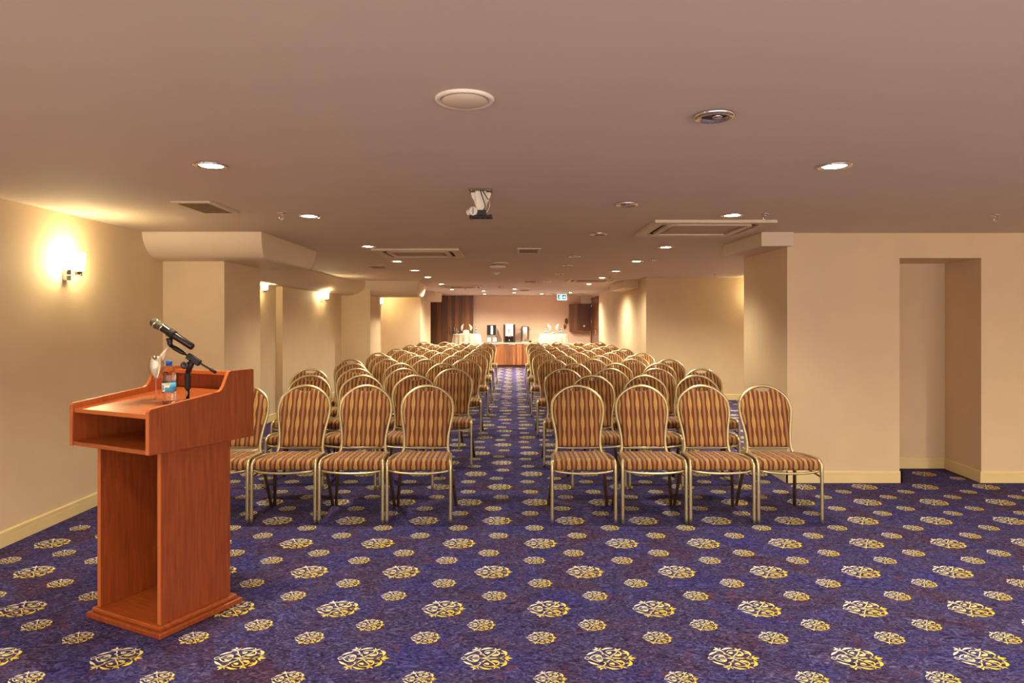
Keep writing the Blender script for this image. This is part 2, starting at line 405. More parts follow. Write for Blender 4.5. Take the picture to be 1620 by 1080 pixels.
def cornice(top, bot, zb, name, label, closed=True, seg=7, bulge=True):
    """soffit block: plan outline at the ceiling, plan outline at its underside, quarter-round sides between"""
    m = MB(); n = len(top); rings = []
    for k in range(seg+1):
        a = k/seg*PI/2
        g = 1-math.cos(a); z = HC+.01-(HC+.01-zb)*math.sin(a)
        rings.append([(t[0]+(b[0]-t[0])*g, t[1]+(b[1]-t[1])*g, z) for t, b in zip(top, bot)])
    for r in range(seg):
        for i in range(n):
            j = (i+1) % n
            m.add([rings[r][i], rings[r][j], rings[r+1][j], rings[r+1][i]], [(0,1,2,3)], True)
    m.add(rings[-1], [tuple(range(n))])
    o = m.build(name, SOFF)
    e = o.modifiers.new('split', 'EDGE_SPLIT'); e.split_angle = math.radians(35)
    return tag(o, label, 'soffit', kind='structure')
cornice([(-3.5,6.15),(-2.265,6.15),(-2.265,7.88),(-3.6,7.88)], [(-3.5,6.44),(-2.33,6.44),(-2.30,7.62),(-3.6,7.62)], 2.047,
        'trim_1', 'curved white soffit over the pillar behind the lectern')
cornice([(-3.6,7.9),(-3.13,7.9),(-3.22,9.4),(-3.34,10.2),(-3.22,11.0),(-3.20,12.5),(-3.15,13.2),(-2.95,13.68),(-1.905,13.72),(-1.905,15.0),(-3.6,15.0)],
        [(-3.6,7.95),(-3.19,7.95),(-3.30,9.4),(-3.43,10.2),(-3.40,11.0),(-3.42,12.6),(-3.40,13.5),(-3.2,13.98),(-2.02,13.98),(-2.0,14.95),(-3.6,14.95)], 1.99,
        'trim_2', 'long curved soffit along the left wall above the second sconce')
cornice([(-3.6,18.6),(-2.105,18.6),(-2.105,20.3),(-3.6,20.3)], [(-3.6,18.7),(-2.12,18.7),(-2.12,20.25),(-3.6,20.25)], 2.03,
        'trim_3', 'small soffit block over the last left pillar')
m = MB().box(2.25,2.54,6.17,7.32,2.155,HC+.01); struct(m, 'trim_4', SOFF, 'boxed beam stub at the top of the right pillar', 'soffit')
m = MB().box(2.19,2.52,13.5,15.35,2.13,HC+.01); struct(m, 'trim_5', SOFF, 'small boxed beam stub high on the far right wall', 'soffit')
m = MB().box(2.18,2.5,21.55,FAR+.01,2.02,HC+.01); struct(m, 'trim_6', SOFF, 'boxed duct above the wooden wall cabinet', 'soffit')

def base(name, path, label, t=0.016, h=0.105):
    """skirting following a plan path; the room lies to the left hand of the path"""
    m = MB()
    for (x0,y0),(x1,y1) in zip(path[:-1], path[1:]):
        d = Vector((x1-x0, y1-y0)); L = d.length; d.normalize()
        M = Matrix.Translation((x0,y0,0)) @ Matrix.Rotation(math.atan2(d.y,d.x), 4, 'Z')
        prof = [(-.004,0),(t,0),(t,h*.70),(t-.004,h*.72),(t-.004,h*.745),(t,h*.765),(t,h*.93),(t-.006,h),(-.004,h)]
        m.prism(prof, -t*.0, L, 'x', M)
        # corner block so that outside corners meet
        m.box(L-.001, L+t*.999, 0, t*.999, 0, h, M); m.box(-t*.999, .001, 0, t*.999, 0, h, M)
    struct(m, name, BASE, label, 'skirting board')
base('baseboard_left', [(-3.34,6.52),(-3.34,YB)], 'cream skirting board at the foot of the left wall by the lectern')
base('baseboard_left', [(-3.45,13.75),(-3.45,10.24),(-3.55,10.24),(-3.55,7.45),(-2.754,7.45),(-2.754,6.52),(-3.34,6.52)], 'cream skirting round the pillar behind the lectern and on along the wall')
base('baseboard_left', [(-2.417,20.1),(-2.417,17.93),(-3.45,17.93),(-3.45,14.8),(-2.868,14.8),(-2.868,13.75),(-3.45,13.75)], 'cream skirting round the two far left pillars')
base('baseboard_right', [(3.537,YW),(2.51,YW),(2.51,7.41)], 'cream skirting at the foot of the right pillar')
base('baseboard_right', [(6.5,YW),(4.283,YW),(4.337,6.85),(3.537,6.85),(3.537,YW)], 'cream skirting inside the niche and on to the right')
base('baseboard_right', [(6.5,YB),(6.5,YW)], 'cream skirting of the right bay side wall')
base('baseboard_bay', [(5.2,7.0),(5.2,12.74),(2.49,12.74),(2.49,19.6)], 'cream skirting of the deep right bay and corridor wall')
base('baseboard_back', [(2.49,FAR),(-1.2,FAR)], 'cream skirting of the end wall')

# ------------------------------------------------------------------ lights in the ceiling
WARM = (1.0, 0.87, 0.63)
def lamp(parent, loc, power, kind='SPOT', size=0.05, spot=150, col=WARM, rot=(0,0,0)):
    l = bpy.data.lights.new('lamp_light', kind); l.energy = power; l.color = col; l.shadow_soft_size = size
    if kind == 'SPOT': l.spot_size = math.radians(spot); l.spot_blend = 0.8
    o = bpy.data.objects.new('lamp_light', l); C.objects.link(o); o.location = loc; o.rotation_euler = rot; o.parent = parent
    return o
DOWN_W = 62.0
def make_downlight():
    t = thing('downlight', 'x', 'ceiling light', (0,0,HC), 0)
    MB().lathe([(.062,.002),(.086,.002),(.088,-.004),(.083,-.008),(.066,-.007),(.060,-.001)], 32).build('trim_ring', CHROME, t)
    MB().lathe([(.061,-.0005),(.055,-.004),(.03,-.007),(.0,-.008)], 28).build('lens', LAMP, t)
    lamp(t, (0,0,-.035), DOWN_W, spot=128)
    return t
down = make_downlight(); KIDS[down.name] = list(down.children)
ORD = ['nearest', 'second', 'third', 'fourth', 'fifth', 'sixth', 'seventh', 'eighth', 'ninth', 'tenth', 'eleventh', 'twelfth', 'thirteenth']
first = [True]
def put_down(x, y, label):
    if first[0]: o = down; first[0] = False
    else: o = copy_tree(down)
    if x > 4:       # right side lamps set stronger and wider to brighten the niche
        for c in [c for c in bpy.data.objects if c.parent == o and c.type == 'LIGHT']:
            c.data = c.data.copy(); c.data.energy = DOWN_W*1.8; c.data.spot_size = math.radians(160)
    if y > 9:       # rear lamps set stronger and wider to brighten the far end
        for c in [c for c in bpy.data.objects if c.parent == o and c.type == 'LIGHT']:
            c.data = c.data.copy(); c.data.energy = DOWN_W*(1.2 if y < 14 else 2.7)*(3.8 if x > 3 else 1); c.data.spot_size = math.radians(158)
    o.location = (x, y, HC); tag(o, label, 'ceiling light', 'lit downlights'); return o
LY = [3.26,4.83,6.80,8.51,10.05,11.6,13.8,16.2]
for i, y in enumerate(LY):
    put_down(-1.555, y*K, 'lit round downlight in the left ceiling line, %s' % (ORD[i]+' from the camera' if i else 'nearest the camera'))
for i, y in enumerate([3.27,4.79,6.87,8.5,10.2,11.75,13.8]):
    put_down(1.665, y*K, 'lit round downlight in the right ceiling line, %s' % (ORD[i]+' from the camera' if i else 'nearest the camera'))
for x, y, l in ((-.78,17.0,'rear lit downlight left of centre, the nearer of its pair'), (-.85,19.0,'rear lit downlight left of centre, the farther of its pair'),
                (.05,16.0,'rear lit downlight on the centre line, the nearer of its pair'), (.045,18.06,'rear lit downlight on the centre line, the farther of its pair'),
                (.87,18.8,'rear lit downlight above the counter, right of centre'), (1.64,18.0,'rear lit downlight beside the exit sign')):
    put_down(x, y*K, l)
# behind and beside the camera, out of the frame, the same grid goes on; the last one is added, hidden, to brighten the bay
for x, y in ((-1.555,1.62),(1.665,1.62),(4.87,1.62),(4.87,3.25),(-1.555,.2),(1.665,.2),(4.87,.2),(3.6,9.3)):
    put_down(x, y*K, 'unseen lit round downlight on the ceiling, out of view')

def make_sconce():
    t = thing('wall_sconce', 'x', 'wall lamp')
    MB().box(0,.034,-.028,.028,-.04,.04).build('backplate', CHROME, t, bevel=.002)
    MB().box(.03,.128,-.007,.007,-.006,.004).build('arm', CHROME, t)
    MB().lathe([(.0,.0),(.022,.0),(.026,.02),(.026,.03),(0,.03)], 20, Matrix.Translation((.105,0,.004))).build('lamp_holder', CHROME, t)
    MB().lathe([(.030,.0),(.040,.002),(.043,.07),(.045,.128),(.041,.130),(.038,.07),(.034,.008)], 28, Matrix.Translation((.105,0,.036))).build('lamp_shade', SHADE, t)
    return t
sco = make_sconce(); KIDS[sco.name] = list(sco.children)
def put_sconce(x, y, z, rz, label, use=[True]):
    if use[0]: o = sco; use[0] = False
    else: o = copy_tree(sco)
    o.location = (x, y, z); o.rotation_euler = (0,0,rz); tag(o, label, 'wall lamp', 'lit wall sconces'); return o
put_sconce(-3.34, 4.71*K, 1.82, 0, 'lit white glass sconce on the left wall, nearest the camera')
put_sconce(-3.55, 8.78*K, 1.875, 0, 'lit sconce half hidden just past the lectern pillar')
put_sconce(-3.45, 11.35*K, 1.84, 0, 'lit sconce under the long curved soffit')
put_sconce(-3.45, 16.1*K, 1.88, 0, 'farthest lit sconce, in the recess past the middle pillar')
put_sconce(4.6, 12.74, 1.85, -PI/2, 'lit sconce hidden in the deep right bay')
put_sconce(5.2, 9.4, 1.85, PI, 'lit sconce on the inner wall of the right bay')
put_sconce(-3.34, 1.2, 1.82, 0, 'unseen lit sconce added to the left wall as fill')  # this and the next two are unseen sconces added as fill light
put_sconce(6.5, 4.4, 1.82, PI, 'unseen lit sconce added to the right side wall as fill')
put_sconce(6.5, 1.0, 1.82, PI, 'unseen lit sconce added to the side wall near the camera as fill')

# unlit chrome spots
def make_spot():
    t = thing('ceiling_spot', 'x', 'ceiling spot')
    MB().lathe([(.052,.002),(.076,.002),(.079,-.006),(.074,-.014),(.062,-.016),(.054,-.008),(.050,.001)], 32).build('trim_ring', CHROME, t)
    MB().lathe([(.053,-.003),(.045,-.0012),(.0,-.001)], 28).build('reflector', mat('dark_reflector', (70,58,52), 0.15, 0.9), t)
    MB().lathe([(.018,-.001),(.02,-.009),(.012,-.013),(.0,-.014)], 16, Matrix.Translation((.012,0,0))).build('bulb', CHROME, t)
    return t
spt = make_spot(); KIDS[spt.name] = list(spt.children)
for i, (x, y) in enumerate(((.785,2.46),(.78,4.32),(.79,5.8),(.77,7.84),(.79,9.1),(.79,10.7),(.70,12.75))):
    o = spt if i == 0 else copy_tree(spt)
    o.location = (x, y*K, HC); tag(o, 'unlit chrome ceiling spot, %s in its line right of the aisle' % ('nearest the camera' if i == 0 else ORD[i]), 'ceiling spot', 'unlit chrome ceiling spots')
# speakers
def speaker(x, y, label):
    t = thing('ceiling_speaker', label, 'ceiling speaker', (x,y,HC), 0, 'round ceiling speakers')
    MB().lathe([(.084,.002),(.106,.002),(.107,-.004),(.103,-.010),(.092,-.011),(.086,-.004)], 40).build('rim', WHITEP, t)
    MB().lathe([(.087,-.003),(.080,-.012),(.055,-.021),(.025,-.025),(0,-.026)], 36).build('speaker_grille', CREAMP, t)
speaker(-.173, 2.28*K, 'round white ceiling speaker, large and near the camera')
speaker(-.16, 8.75*K, 'round ceiling speaker down the room, above the aisle')

# sprinklers
def make_sprinkler():
    t = thing('sprinkler', 'x', 'sprinkler')
    MB().lathe([(.0,.001),(.034,.001),(.034,-.004),(.012,-.009),(.009,-.02),(0,-.02)], 20).build('escutcheon', CHROME, t)
    MB().tube([(-.010,0,-.018),(-.015,0,-.028),(-.013,0,-.04),(0,0,-.048),(.013,0,-.04),(.015,0,-.028),(.010,0,-.018)], .0028, 6).build('frame_arms', CHROME, t)
    MB().lathe([(0,-.047),(.013,-.048),(.013,-.050),(0,-.051)], 14).build('deflector', CHROME, t)
    return t
spr = make_sprinkler(); KIDS[spr.name] = list(spr.children)
for i, (x, y, l) in enumerate(((-1.72,4.7,'small sprinkler beside the second left downlight'), (1.89,4.73,'small sprinkler above the near right air conditioner'),
        (3.66,4.79,'small sprinkler at the far right of the ceiling'), (1.87,8.4,'small sprinkler beside the fourth right downlight'),
        (3.45,10.8,'small sprinkler above the yellow right bay'), (-1.77,8.5,'small sprinkler beside the fourth left downlight'),
        (1.8,11.7,'small sprinkler by the second right air conditioner'), (-1.77,12.1,'small sprinkler over the middle left soffit'), (-1.2,16.0,'small sprinkler near the rear left air conditioner'))):
    o = spr if i == 0 else copy_tree(spr)
    o.location = (x, y*K, HC); tag(o, l, 'sprinkler', 'ceiling sprinklers')

# air conditioner cassettes
def rrect(w, h, r, n=5):
    out = []
    for cx, cy, a0 in ((w-r,h-r,0),(-w+r,h-r,90),(-w+r,-h+r,180),(w-r,-h+r,270)):
        for k in range(n+1):
            a = math.radians(a0+90*k/n); out.append((cx+r*math.cos(a), cy+r*math.sin(a)))
    return out
def ring_prism(m, outer, inner, z0, z1):
    n = len(outer)
    vs = [(x,y,z0) for x,y in outer]+[(x,y,z0) for x,y in inner]+[(x,y,z1) for x,y in outer]+[(x,y,z1) for x,y in inner]
    fs = []
    for i in range(n):
        j = (i+1) % n
        fs += [(i,j,n+j,n+i),(2*n+i,3*n+i,3*n+j,2*n+j),(i,2*n+i,2*n+j,j),(n+i,n+j,3*n+j,3*n+i)]
    m.add(vs, fs)
def rect_pts(w, h, n=5):
    # as many points as rrect, on a square-cornered outline
    return [(sx*w, sy*h) for sx, sy in ((1,1),(-1,1),(-1,-1),(1,-1)) for k in range(n+1)]
def make_ac():
    t = thing('air_conditioner', 'x', 'air conditioner')
    m = MB(); ring_prism(m, rect_pts(.485,.475), rrect(.40,.39,.10), -.022, .002); m.build('fascia', CREAMP, t, fix=False)
    m = MB(); m.prism(rrect(.40,.39,.10), -.004, .003); m.build('air_slot', DARKIN, t)
    m = MB(); ring_prism(m, rrect(.352,.342,.085), rrect(.305,.295,.03), -.026, -.002); m.build('inner_frame', CREAMP, t)
    m = MB(); m.box(-.30,.30,-.29,.29,-.014,-.002)
    for k in range(26): m.box(-.265,.265,-.25+k*.02,-.243+k*.02,-.017,-.014)
    m.build('intake_grille', GRILLE, t)
    return t
ac = make_ac(); KIDS[ac.name] = list(ac.children)
for i, (x, y, l) in enumerate(((1.618,5.46,'large square ceiling air conditioner near the right pillar'), (-1.085,7.45,'square ceiling air conditioner left of the aisle'),
        (1.55,12.4,'farther square air conditioner on the right of the ceiling'), (-1.18,14.8,'farther square air conditioner on the left of the ceiling'),
        (1.59,18.92,'rearmost square air conditioner, above the exit sign'))):
    o = ac if i == 0 else copy_tree(ac)
    o.location = (x, y*K, HC); tag(o, l, 'air conditioner', 'ceiling air conditioners')

def make_vent():
    t = thing('ceiling_vent', 'x', 'air vent')
    m = MB(); ring_prism(m, rect_pts(.132,.25,1), rect_pts(.105,.215,1), -.012, .002); m.build('frame', CREAMP, t, fix=False)
    m = MB(); m.box(-.106,.106,-.216,.216,-.003,.002); m.build('duct', DARKIN, t)
    m = MB()
    for k in range(15): m.box(-.105+k*.015-.0015,-.105+k*.015+.0015,-.215,.215,-.010,-.003)
    for k in range(18): m.box(-.105,.105,-.21+k*.0247-.0015,-.21+k*.0247+.0015,-.009,-.004)
    m.build('louvre', mat('vent_louvre', (150,128,96), .5) if not bpy.data.materials.get('vent_louvre') else bpy.data.materials['vent_louvre'], t)
    return t
ve = make_vent(); KIDS[ve.name] = list(ve.children)
for i, (x, y, l) in enumerate(((-2.16,4.46,'gridded air vent in the ceiling at left, nearest'), (-1.99,9.38,'small air vent left of the downlights, past the air conditioner'),
        (.183,7.2,'air vent in mid ceiling above the aisle'), (.36,12.85,'second air vent along the middle of the ceiling'), (.31,16.5,'faint rear air vent in mid ceiling'))):
    o = ve if i == 0 else copy_tree(ve)
    o.location = (x, y*K, HC); tag(o, l, 'air vent', 'ceiling air vents')
m = MB(); m.lathe([(0,0),(.10,0),(.115,-.012),(.118,-.024),(.10,-.036),(0,-.04)], 32); o = m.build('wireless_access_point', WHITEP, loc=(-.215,9.75,HC-.012)); tag(o, 'flat white disc hanging under the ceiling above the aisle', 'access point')
MB().lathe([(.03,.0),(.03,.014)], 16).build('mount', WHITEP, o)
o = thing('smoke_detector', 'white smoke detector above the aisle behind the flat disc', 'smoke detector', (-.262,11.3,HC))
MB().lathe([(0,0),(.055,0),(.055,-.022),(0,-.022)], 24).build('base', WHITEP, o); MB().lathe([(0,-.02),(.044,-.02),(.038,-.045),(0,-.05)], 24).build('sensor_head', WHITEP, o)
o = thing('motion_sensor', 'small cream sensor box on the rear ceiling above the aisle', 'sensor', (-.235,15.7,HC))
MB().box(-.09,-.05,-.04,.04,-.06,.002).build('bracket', CREAMP, o); MB().box(-.06,.09,-.05,.05,-.07,-.03).build('housing', WHITEP, o, bevel=.006)

# projector mount with no projector on it
t = thing('projector_mount', 'empty projector mount with loose cables hanging from the ceiling', 'projector mount', (-.195,4.19,HC))
m = MB().box(-.07,.07,-.07,.07,-.008,0); m.build('ceiling_plate', mat('grey_plate', (110,96,78), .4, .5), t)
m = MB()
for sx in (-1,1):
    for sy in (-1,1): m.lathe([(0,-.012),(.006,-.012),(.006,-.007),(0,-.007)], 8, Matrix.Translation((sx*.055,sy*.055,0)))
m.build('screw', SCREWM, t)
m = MB(); m.prism([(-.028,-.135),(.028,-.135),(.030,-.05),(.034,-.008),(-.034,-.008),(-.030,-.05)], -.03, .035, 'y'); m.build('column', WHITEP, t, bevel=.004)
m = MB(); m.prism([(-.062,-.018),(-.055,-.045),(-.044,-.06),(-.03,-.11),(-.02,-.11),(-.02,-.012),(-.06,-.012)], .0, .03, 'y')
m.prism([(.062,-.018),(.055,-.045),(.044,-.06),(.03,-.11),(.02,-.11),(.02,-.012),(.06,-.012)][::-1], .0, .03, 'y'); m.build('side_cover', WHITEP, t, bevel=.004)
R = Matrix.Translation((-.045,-.02,-.135)) @ Matrix.Rotation(PI/2, 4, 'X')
m = MB().lathe([(0,-.02),(.024,-.02),(.027,-.012),(.027,.03),(.024,.036),(0,.036)], 24, R); k_ = m.build('tilt_knob', WHITEP, t)
m = MB().box(-.047,-.043,-.0585,-.0555,-.153,-.117); m.box(-.054,-.051,-.0585,-.0555,-.138,-.135); m.box(-.038,-.035,-.0585,-.0555,-.138,-.135); m.build('slot_mark', DARKIN, k_)
m = MB().lathe([(0,-.01),(.016,-.01),(.019,0),(.019,.02),(0,.022)], 20, Matrix.Translation((-.07,0,-.138)) @ Matrix.Rotation(PI/2, 4, 'X')); m.build('joint_cap', WHITEP, t)
m = MB(); m.box(-.02,.035,-.045,.04,-.165,-.128); m.box(-.065,.07,-.045,-.032,-.172,-.158); m.box(-.065,.07,.03,.043,-.172,-.158); m.box(-.068,-.055,-.05,.05,-.174,-.160); m.box(.055,.068,-.05,.05,-.17,-.155)
for x in (-.062,0,.03,.062): m.box(x-.006,x+.006,-.05,-.04,-.182,-.165)
m.build('mounting_bracket', BLACKM, t, bevel=.002)
m = MB(); m.tube(catmull([(0,-.05,-.01),(.008,-.055,-.04),(.022,-.055,-.08),(.028,-.05,-.11),(.015,-.045,-.135)], 5), .0035, 6)
m.tube(catmull([(.012,-.05,-.01),(.03,-.055,-.04),(.045,-.05,-.065)], 5), .0035, 6); m.build('cable', BLACKM, t)
m = MB(); m.tube(catmull([(.045,-.05,-.065),(.056,-.045,-.09),(.05,-.04,-.12),(.03,-.04,-.15)], 5), .002, 6); m.tube(catmull([(.02,-.052,-.075),(.035,-.055,-.08),(.05,-.05,-.07)], 4), .0025, 6); m.build('cable', WHITEP, t)

# exit sign
t = thing('exit_sign', 'small blue and white exit sign hung from the rear ceiling', 'exit sign', (1.434,19.85,HC-.025))
m = MB().box(-.14,.14,-.014,.014,-.175,-.012); m.build('sign_panel', SIGNW, t, bevel=.003)
m = MB(); m.box(-.125,-.005,-.018,-.013,-.163,-.024); m.box(.005,.125,-.018,-.013,-.163,-.024); m.build('pictogram_field', TEAL, t)
m = MB(); Y0, Y1 = -.021, -.0175
m.lathe([(0,0),(.012,0),(.012,.003),(0,.003)], 12, Matrix.Translation((-.05,Y1,-.045)) @ Matrix.Rotation(PI/2,4,'X'))
for a, b in (((-.055,-.06),(-.065,-.1)),((-.055,-.062),(-.035,-.085)),((-.055,-.062),(-.085,-.075)),((-.065,-.1),(-.045,-.12)),((-.045,-.12),(-.05,-.15)),((-.065,-.1),(-.085,-.125)),((-.085,-.125),(-.105,-.125))):
    m.tube([(a[0],-.019,a[1]),(b[0],-.019,b[1])], .006, 5)
m.box(-.03,-.012,Y0,Y1,-.155,-.035)
m.build('running_figure', SIGNW, t)
m = MB().prism([(.025,-.105),(.025,-.082),(.065,-.082),(.065,-.055),(.108,-.0935),(.065,-.132),(.065,-.105)][::-1], Y0, Y1, 'y'); m.build('arrow', SIGNW, t)
m = MB().tube([(-.09,0,.026),(-.09,0,-.015)], .004, 6).tube([(.09,0,.026),(.09,0,-.015)], .004, 6); m.build('hanger', CHROME, t)

# ------------------------------------------------------------------ chairs
BACKHALF = [(.188,.425),(.175,.465),(.1705,.51),(.174,.57),(.185,.64),(.200,.71),(.2045,.765),(.200,.815),(.187,.85),(.165,.878),(.135,.904),(.098,.927),(.055,.943),(0,.951)]
def rec(z): return .395+(z-.42)*.31
def make_chair(bolts=True):
    t = thing('banquet_chair', 'x', 'chair')
    # seat cushion: rounded trapezoid in layers
    def outline(w0, w1, y0, y1, r, n=5):
        pts = []
        for cx, cy, a0 in ((w0-r,y0+r,270),(w1-r,y1-r,0),(-w1+r,y1-r,90),(-w0+r,y0+r,180)):
            for k in range(n+1):
                a = math.radians(a0+90*k/n); pts.append((cx+r*math.cos(a), cy+r*math.sin(a)))
        return pts
    m = MB(); rings = []
    for ins, z in ((.012,.389),(.002,.396),(-.003,.415),(-.003,.432),(.003,.447),(.015,.457),(.05,.464),(.11,.467)):
        o_ = outline(.226-ins, .200-ins, -.012+ins*.9, .405-ins*.9, max(.045-ins*.3,.012)); rings.append([(x, y, z-.006*max(0,(y-.1))/.3) for x, y in o_])
    n = len(rings[0])
    for a, b in zip(rings[:-1], rings[1:]):
        for i in range(n): m.add([a[i], a[(i+1)%n], b[(i+1)%n], b[i]], [(0,1,2,3)], True)
    m.add(rings[0], [tuple(reversed(range(n)))]); m.add(rings[-1], [tuple(range(n))], True)
    m.build('seat', FABRIC, t)
    # back cushion
    half = catmull([(x-.012*(1 if x > .02 else 0), z) for x, z in BACKHALF if z > .5 and x > .03], 3)
    pad = [(.0,.484),(.10,.484),(.148,.486),(.157,.496)]+[(x, z) for x, z in half]
    # crescent hand hold at the top: the pad dips below the frame
    top = [(x, z) for x, z in pad if z < .930 and x > .055]
    dip = [(.062,.927),(.052,.915),(.035,.909),(.0,.906)]
    hp = [p for p in top if p[0] > .066 or p[1] < .6]+dip
    full = hp[1:] + [(-x, z) for x, z in reversed(hp[1:-1])]
    cz = .70; n = len(full)
    m = MB(); rings = []
    for s, dy in ((.96,.016),(1,.010),(1.0,-.006),(.985,-.016),(.93,-.023),(.7,-.027),(.35,-.029)):
        rings.append([(x*s, rec(cz+(z-cz)*s)+dy, cz+(z-cz)*s) for x, z in full])
    for a, b in zip(rings[:-1], rings[1:]):
        for i in range(n): m.add([a[i], a[(i+1)%n], b[(i+1)%n], b[i]], [(0,1,2,3)], True)
    m.add(rings[0], [tuple(range(n))]); m.add(rings[-1], [tuple(range(n))], True)
    m.build('backrest', FABRIC, t)
    h = [(x, z) for x, z in BACKHALF]
    path = catmull([(-x, rec(z), z) for x, z in h]+[(x, rec(z), z) for x, z in reversed(h[:-1])], 3)
    m = MB().tube(path, .0125, 10, cap=True)
    m.tube(catmull([(-.172,rec(.478),.478),(-.1,rec(.474)+.012,.474),(0,rec(.473)+.018,.472),(.1,rec(.474)+.012,.474),(.172,rec(.478),.478)], 3), .008, 8)
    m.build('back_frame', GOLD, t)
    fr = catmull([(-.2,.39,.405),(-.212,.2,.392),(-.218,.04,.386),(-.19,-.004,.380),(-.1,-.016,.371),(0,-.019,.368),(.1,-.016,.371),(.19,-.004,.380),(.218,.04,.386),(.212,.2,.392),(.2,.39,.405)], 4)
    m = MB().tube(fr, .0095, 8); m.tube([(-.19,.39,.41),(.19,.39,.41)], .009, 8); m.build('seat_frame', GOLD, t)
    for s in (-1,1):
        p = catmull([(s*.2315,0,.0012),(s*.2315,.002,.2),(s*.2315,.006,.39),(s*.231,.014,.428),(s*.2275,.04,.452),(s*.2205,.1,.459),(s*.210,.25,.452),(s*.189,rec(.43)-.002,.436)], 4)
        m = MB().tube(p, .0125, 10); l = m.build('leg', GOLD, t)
        m = MB().tube([(s*.190,.385,.41),(s*.200,.41,.33),(s*.2335,.492,.0012)], .0165, 8, flat=.8); l2 = m.build('leg', GOLD_SHADED, t); l2['label'] = 'rear leg with shade painted in as darker metal'
        if bolts:
            m = MB()
            for z in (.165,.075):
                k = (.33-z)/.33; c = (s*(.2+.0335*k), .41+.082*k-.013, z)
                m.lathe([(0,0),(.006,0),(.006,.004),(0,.005)], 8, Matrix.Translation(c) @ Matrix.Rotation(PI/2,4,'X'))
            m.build('bolt', RUBBER, l2)
        m = MB().tube([(s*.2315,.012,.335),(s*.205,.40,.37)], .006, 6); m.build('brace', GOLD_SHADED, t)
    return t
near_chair = make_chair(True); far_chair = make_chair(False)
for c in (near_chair, far_chair):
    KIDS[c.name] = list(c.children)
    for k in c.children: KIDS[k.name] = list(k.children)
ROWS = [4.98,5.99,6.90,7.81,8.71,9.62,10.52,11.35,12.2,13.15,14.1,15.1,16.08]
RN = ['front row','second row','third row','fourth row','fifth row','sixth row','seventh row','eighth row','ninth row','tenth row','eleventh row','row next to last','last row']
PN = ['nearest the aisle','second from the aisle','third from the aisle','farthest from the aisle']
used = {}
def put_chair(r, x, y, side, i, n):
    src = near_chair if r < 4 else far_chair
    if src.name in used: o = copy_tree(src)
    else: o = src; used[src.name] = 1
    o.location = (x, y, 0); o.rotation_euler = (0,0,random.uniform(-.006,.006) if r else 0)
    pos = PN[i] if n == 4 or i < 2 else 'farthest from the aisle'
    extra = ''
    if r == 0: extra = {('right',3): ', by the pillar', ('left',3): ', behind lectern'}.get((side,i),'')
    tag(o, 'striped chair %s of the aisle, %s, %s%s' % (side, RN[r], pos, extra), 'chair', 'rows of striped banquet chairs')
for r, y in enumerate(ROWS):
    if r == 0: R_ = [.52,1.035,1.53,2.026]; L_ = [-.685,-1.18,-1.674,-2.168]
    elif r == 1: R_ = [.758,1.26,1.76]; L_ = [-.935,-1.437,-1.937]
    elif r == 2: R_ = [.551,1.06,1.56,2.06]; L_ = [-.65,-1.185,-1.70,-2.205]
    elif r == 3: R_ = [.751,1.258,1.787]; L_ = [-.843,-1.37,-1.955]
    elif r % 2 == 0: j = lambda: random.uniform(-.02,.02); k_ = j(); R_ = [.53+k_,1.07+k_,1.59+k_,2.10+k_]; k_ = j(); L_ = [-.62+k_,-1.15+k_,-1.67+k_,-2.18+k_]
    else: k_ = j(); R_ = [.76+k_,1.28+k_,1.81+k_]; k_ = j(); L_ = [-.86+k_,-1.39+k_,-1.92+k_]
    for i, x in enumerate(R_): put_chair(r, x, y, 'right', i, len(R_))
    for i, x in enumerate(L_): put_chair(r, x, y, 'left', i, len(L_))

# ------------------------------------------------------------------ lectern (local: x = width toward its right side, y = depth away from the speaker)
LA = math.radians(63.5)-PI/2          # +y local points along 63.5 degrees
LO = (-1.790, 3.520)
t = thing('lectern', 'red-brown wooden lectern with open shelf and slanted desk', 'lectern', (LO[0],LO[1],0), LA)
hw = .298; hd = .305
bx, by = .028, -.016                   # pedestal centre relative to the desk box
MB().box(bx-.277,bx+.277,by-.241,by+.241,0.001,.030).build('base_plate', CHERRY, t, bevel=.006)
MB().box(bx-.257,bx+.257,by-.222,by+.222,.030,.050).build('base_step', CHERRYH, t, bevel=.004)
for s in (-1,1):
    o = MB().box(bx+s*.226-.011,bx+s*.226+.011,by-.205,by+.195,.050,.862).build('side_panel', CHERRY, t, bevel=.002)
    MB().box(bx+s*.226-.0112,bx+s*.226+.0112,by-.2062,by-.2045,.052,.861).build('edge_band', EDGE, o)
MB().box(bx-.215,bx+.215,by+.155,by+.175,.050,.862).build('back_panel', CHERRY, t)
prof = [(-hd,.862),(hd,.862),(hd,1.218),(hd-.008,1.222),(-hd+.46,1.220),(-hd+.448,1.214),(-hd+.438,1.195),(-hd+.415,1.145),(-hd+.402,1.127),(-hd+.385,1.118),(-hd+.01,1.072),(-hd,1.060)]
for s in (-1,1):
    x0, x1 = (hw-.022, hw) if s > 0 else (-hw, -hw+.022)
    o = MB().prism(prof, x0, x1, 'x').build('desk_side', CHERRY, t, bevel=.0025)
    m = MB(); P2 = prof[6-5+1:]  # the sloping top edge carries a paler band
    tp = [prof[i] for i in range(3, len(prof))]
    for a, b in zip(tp[:-1], tp[1:]):
        m.add([(x0+.001,a[0],a[1]+.0012),(x1-.001,a[0],a[1]+.0012),(x1-.001,b[0],b[1]+.0012),(x0+.001,b[0],b[1]+.0012)], [(0,1,2,3)])
    m.box(x0-.0002 if s>0 else x0+.0002, x1-.0002, -hd-.0012, -hd+.0005, .866, 1.058)
    m.build('edge_band', EDGE, o, fix=False)
ix = hw-.022
MB().box(-ix,ix,-hd+.004,hd-.02,.864,.884).build('shelf', CHERRYH, t)
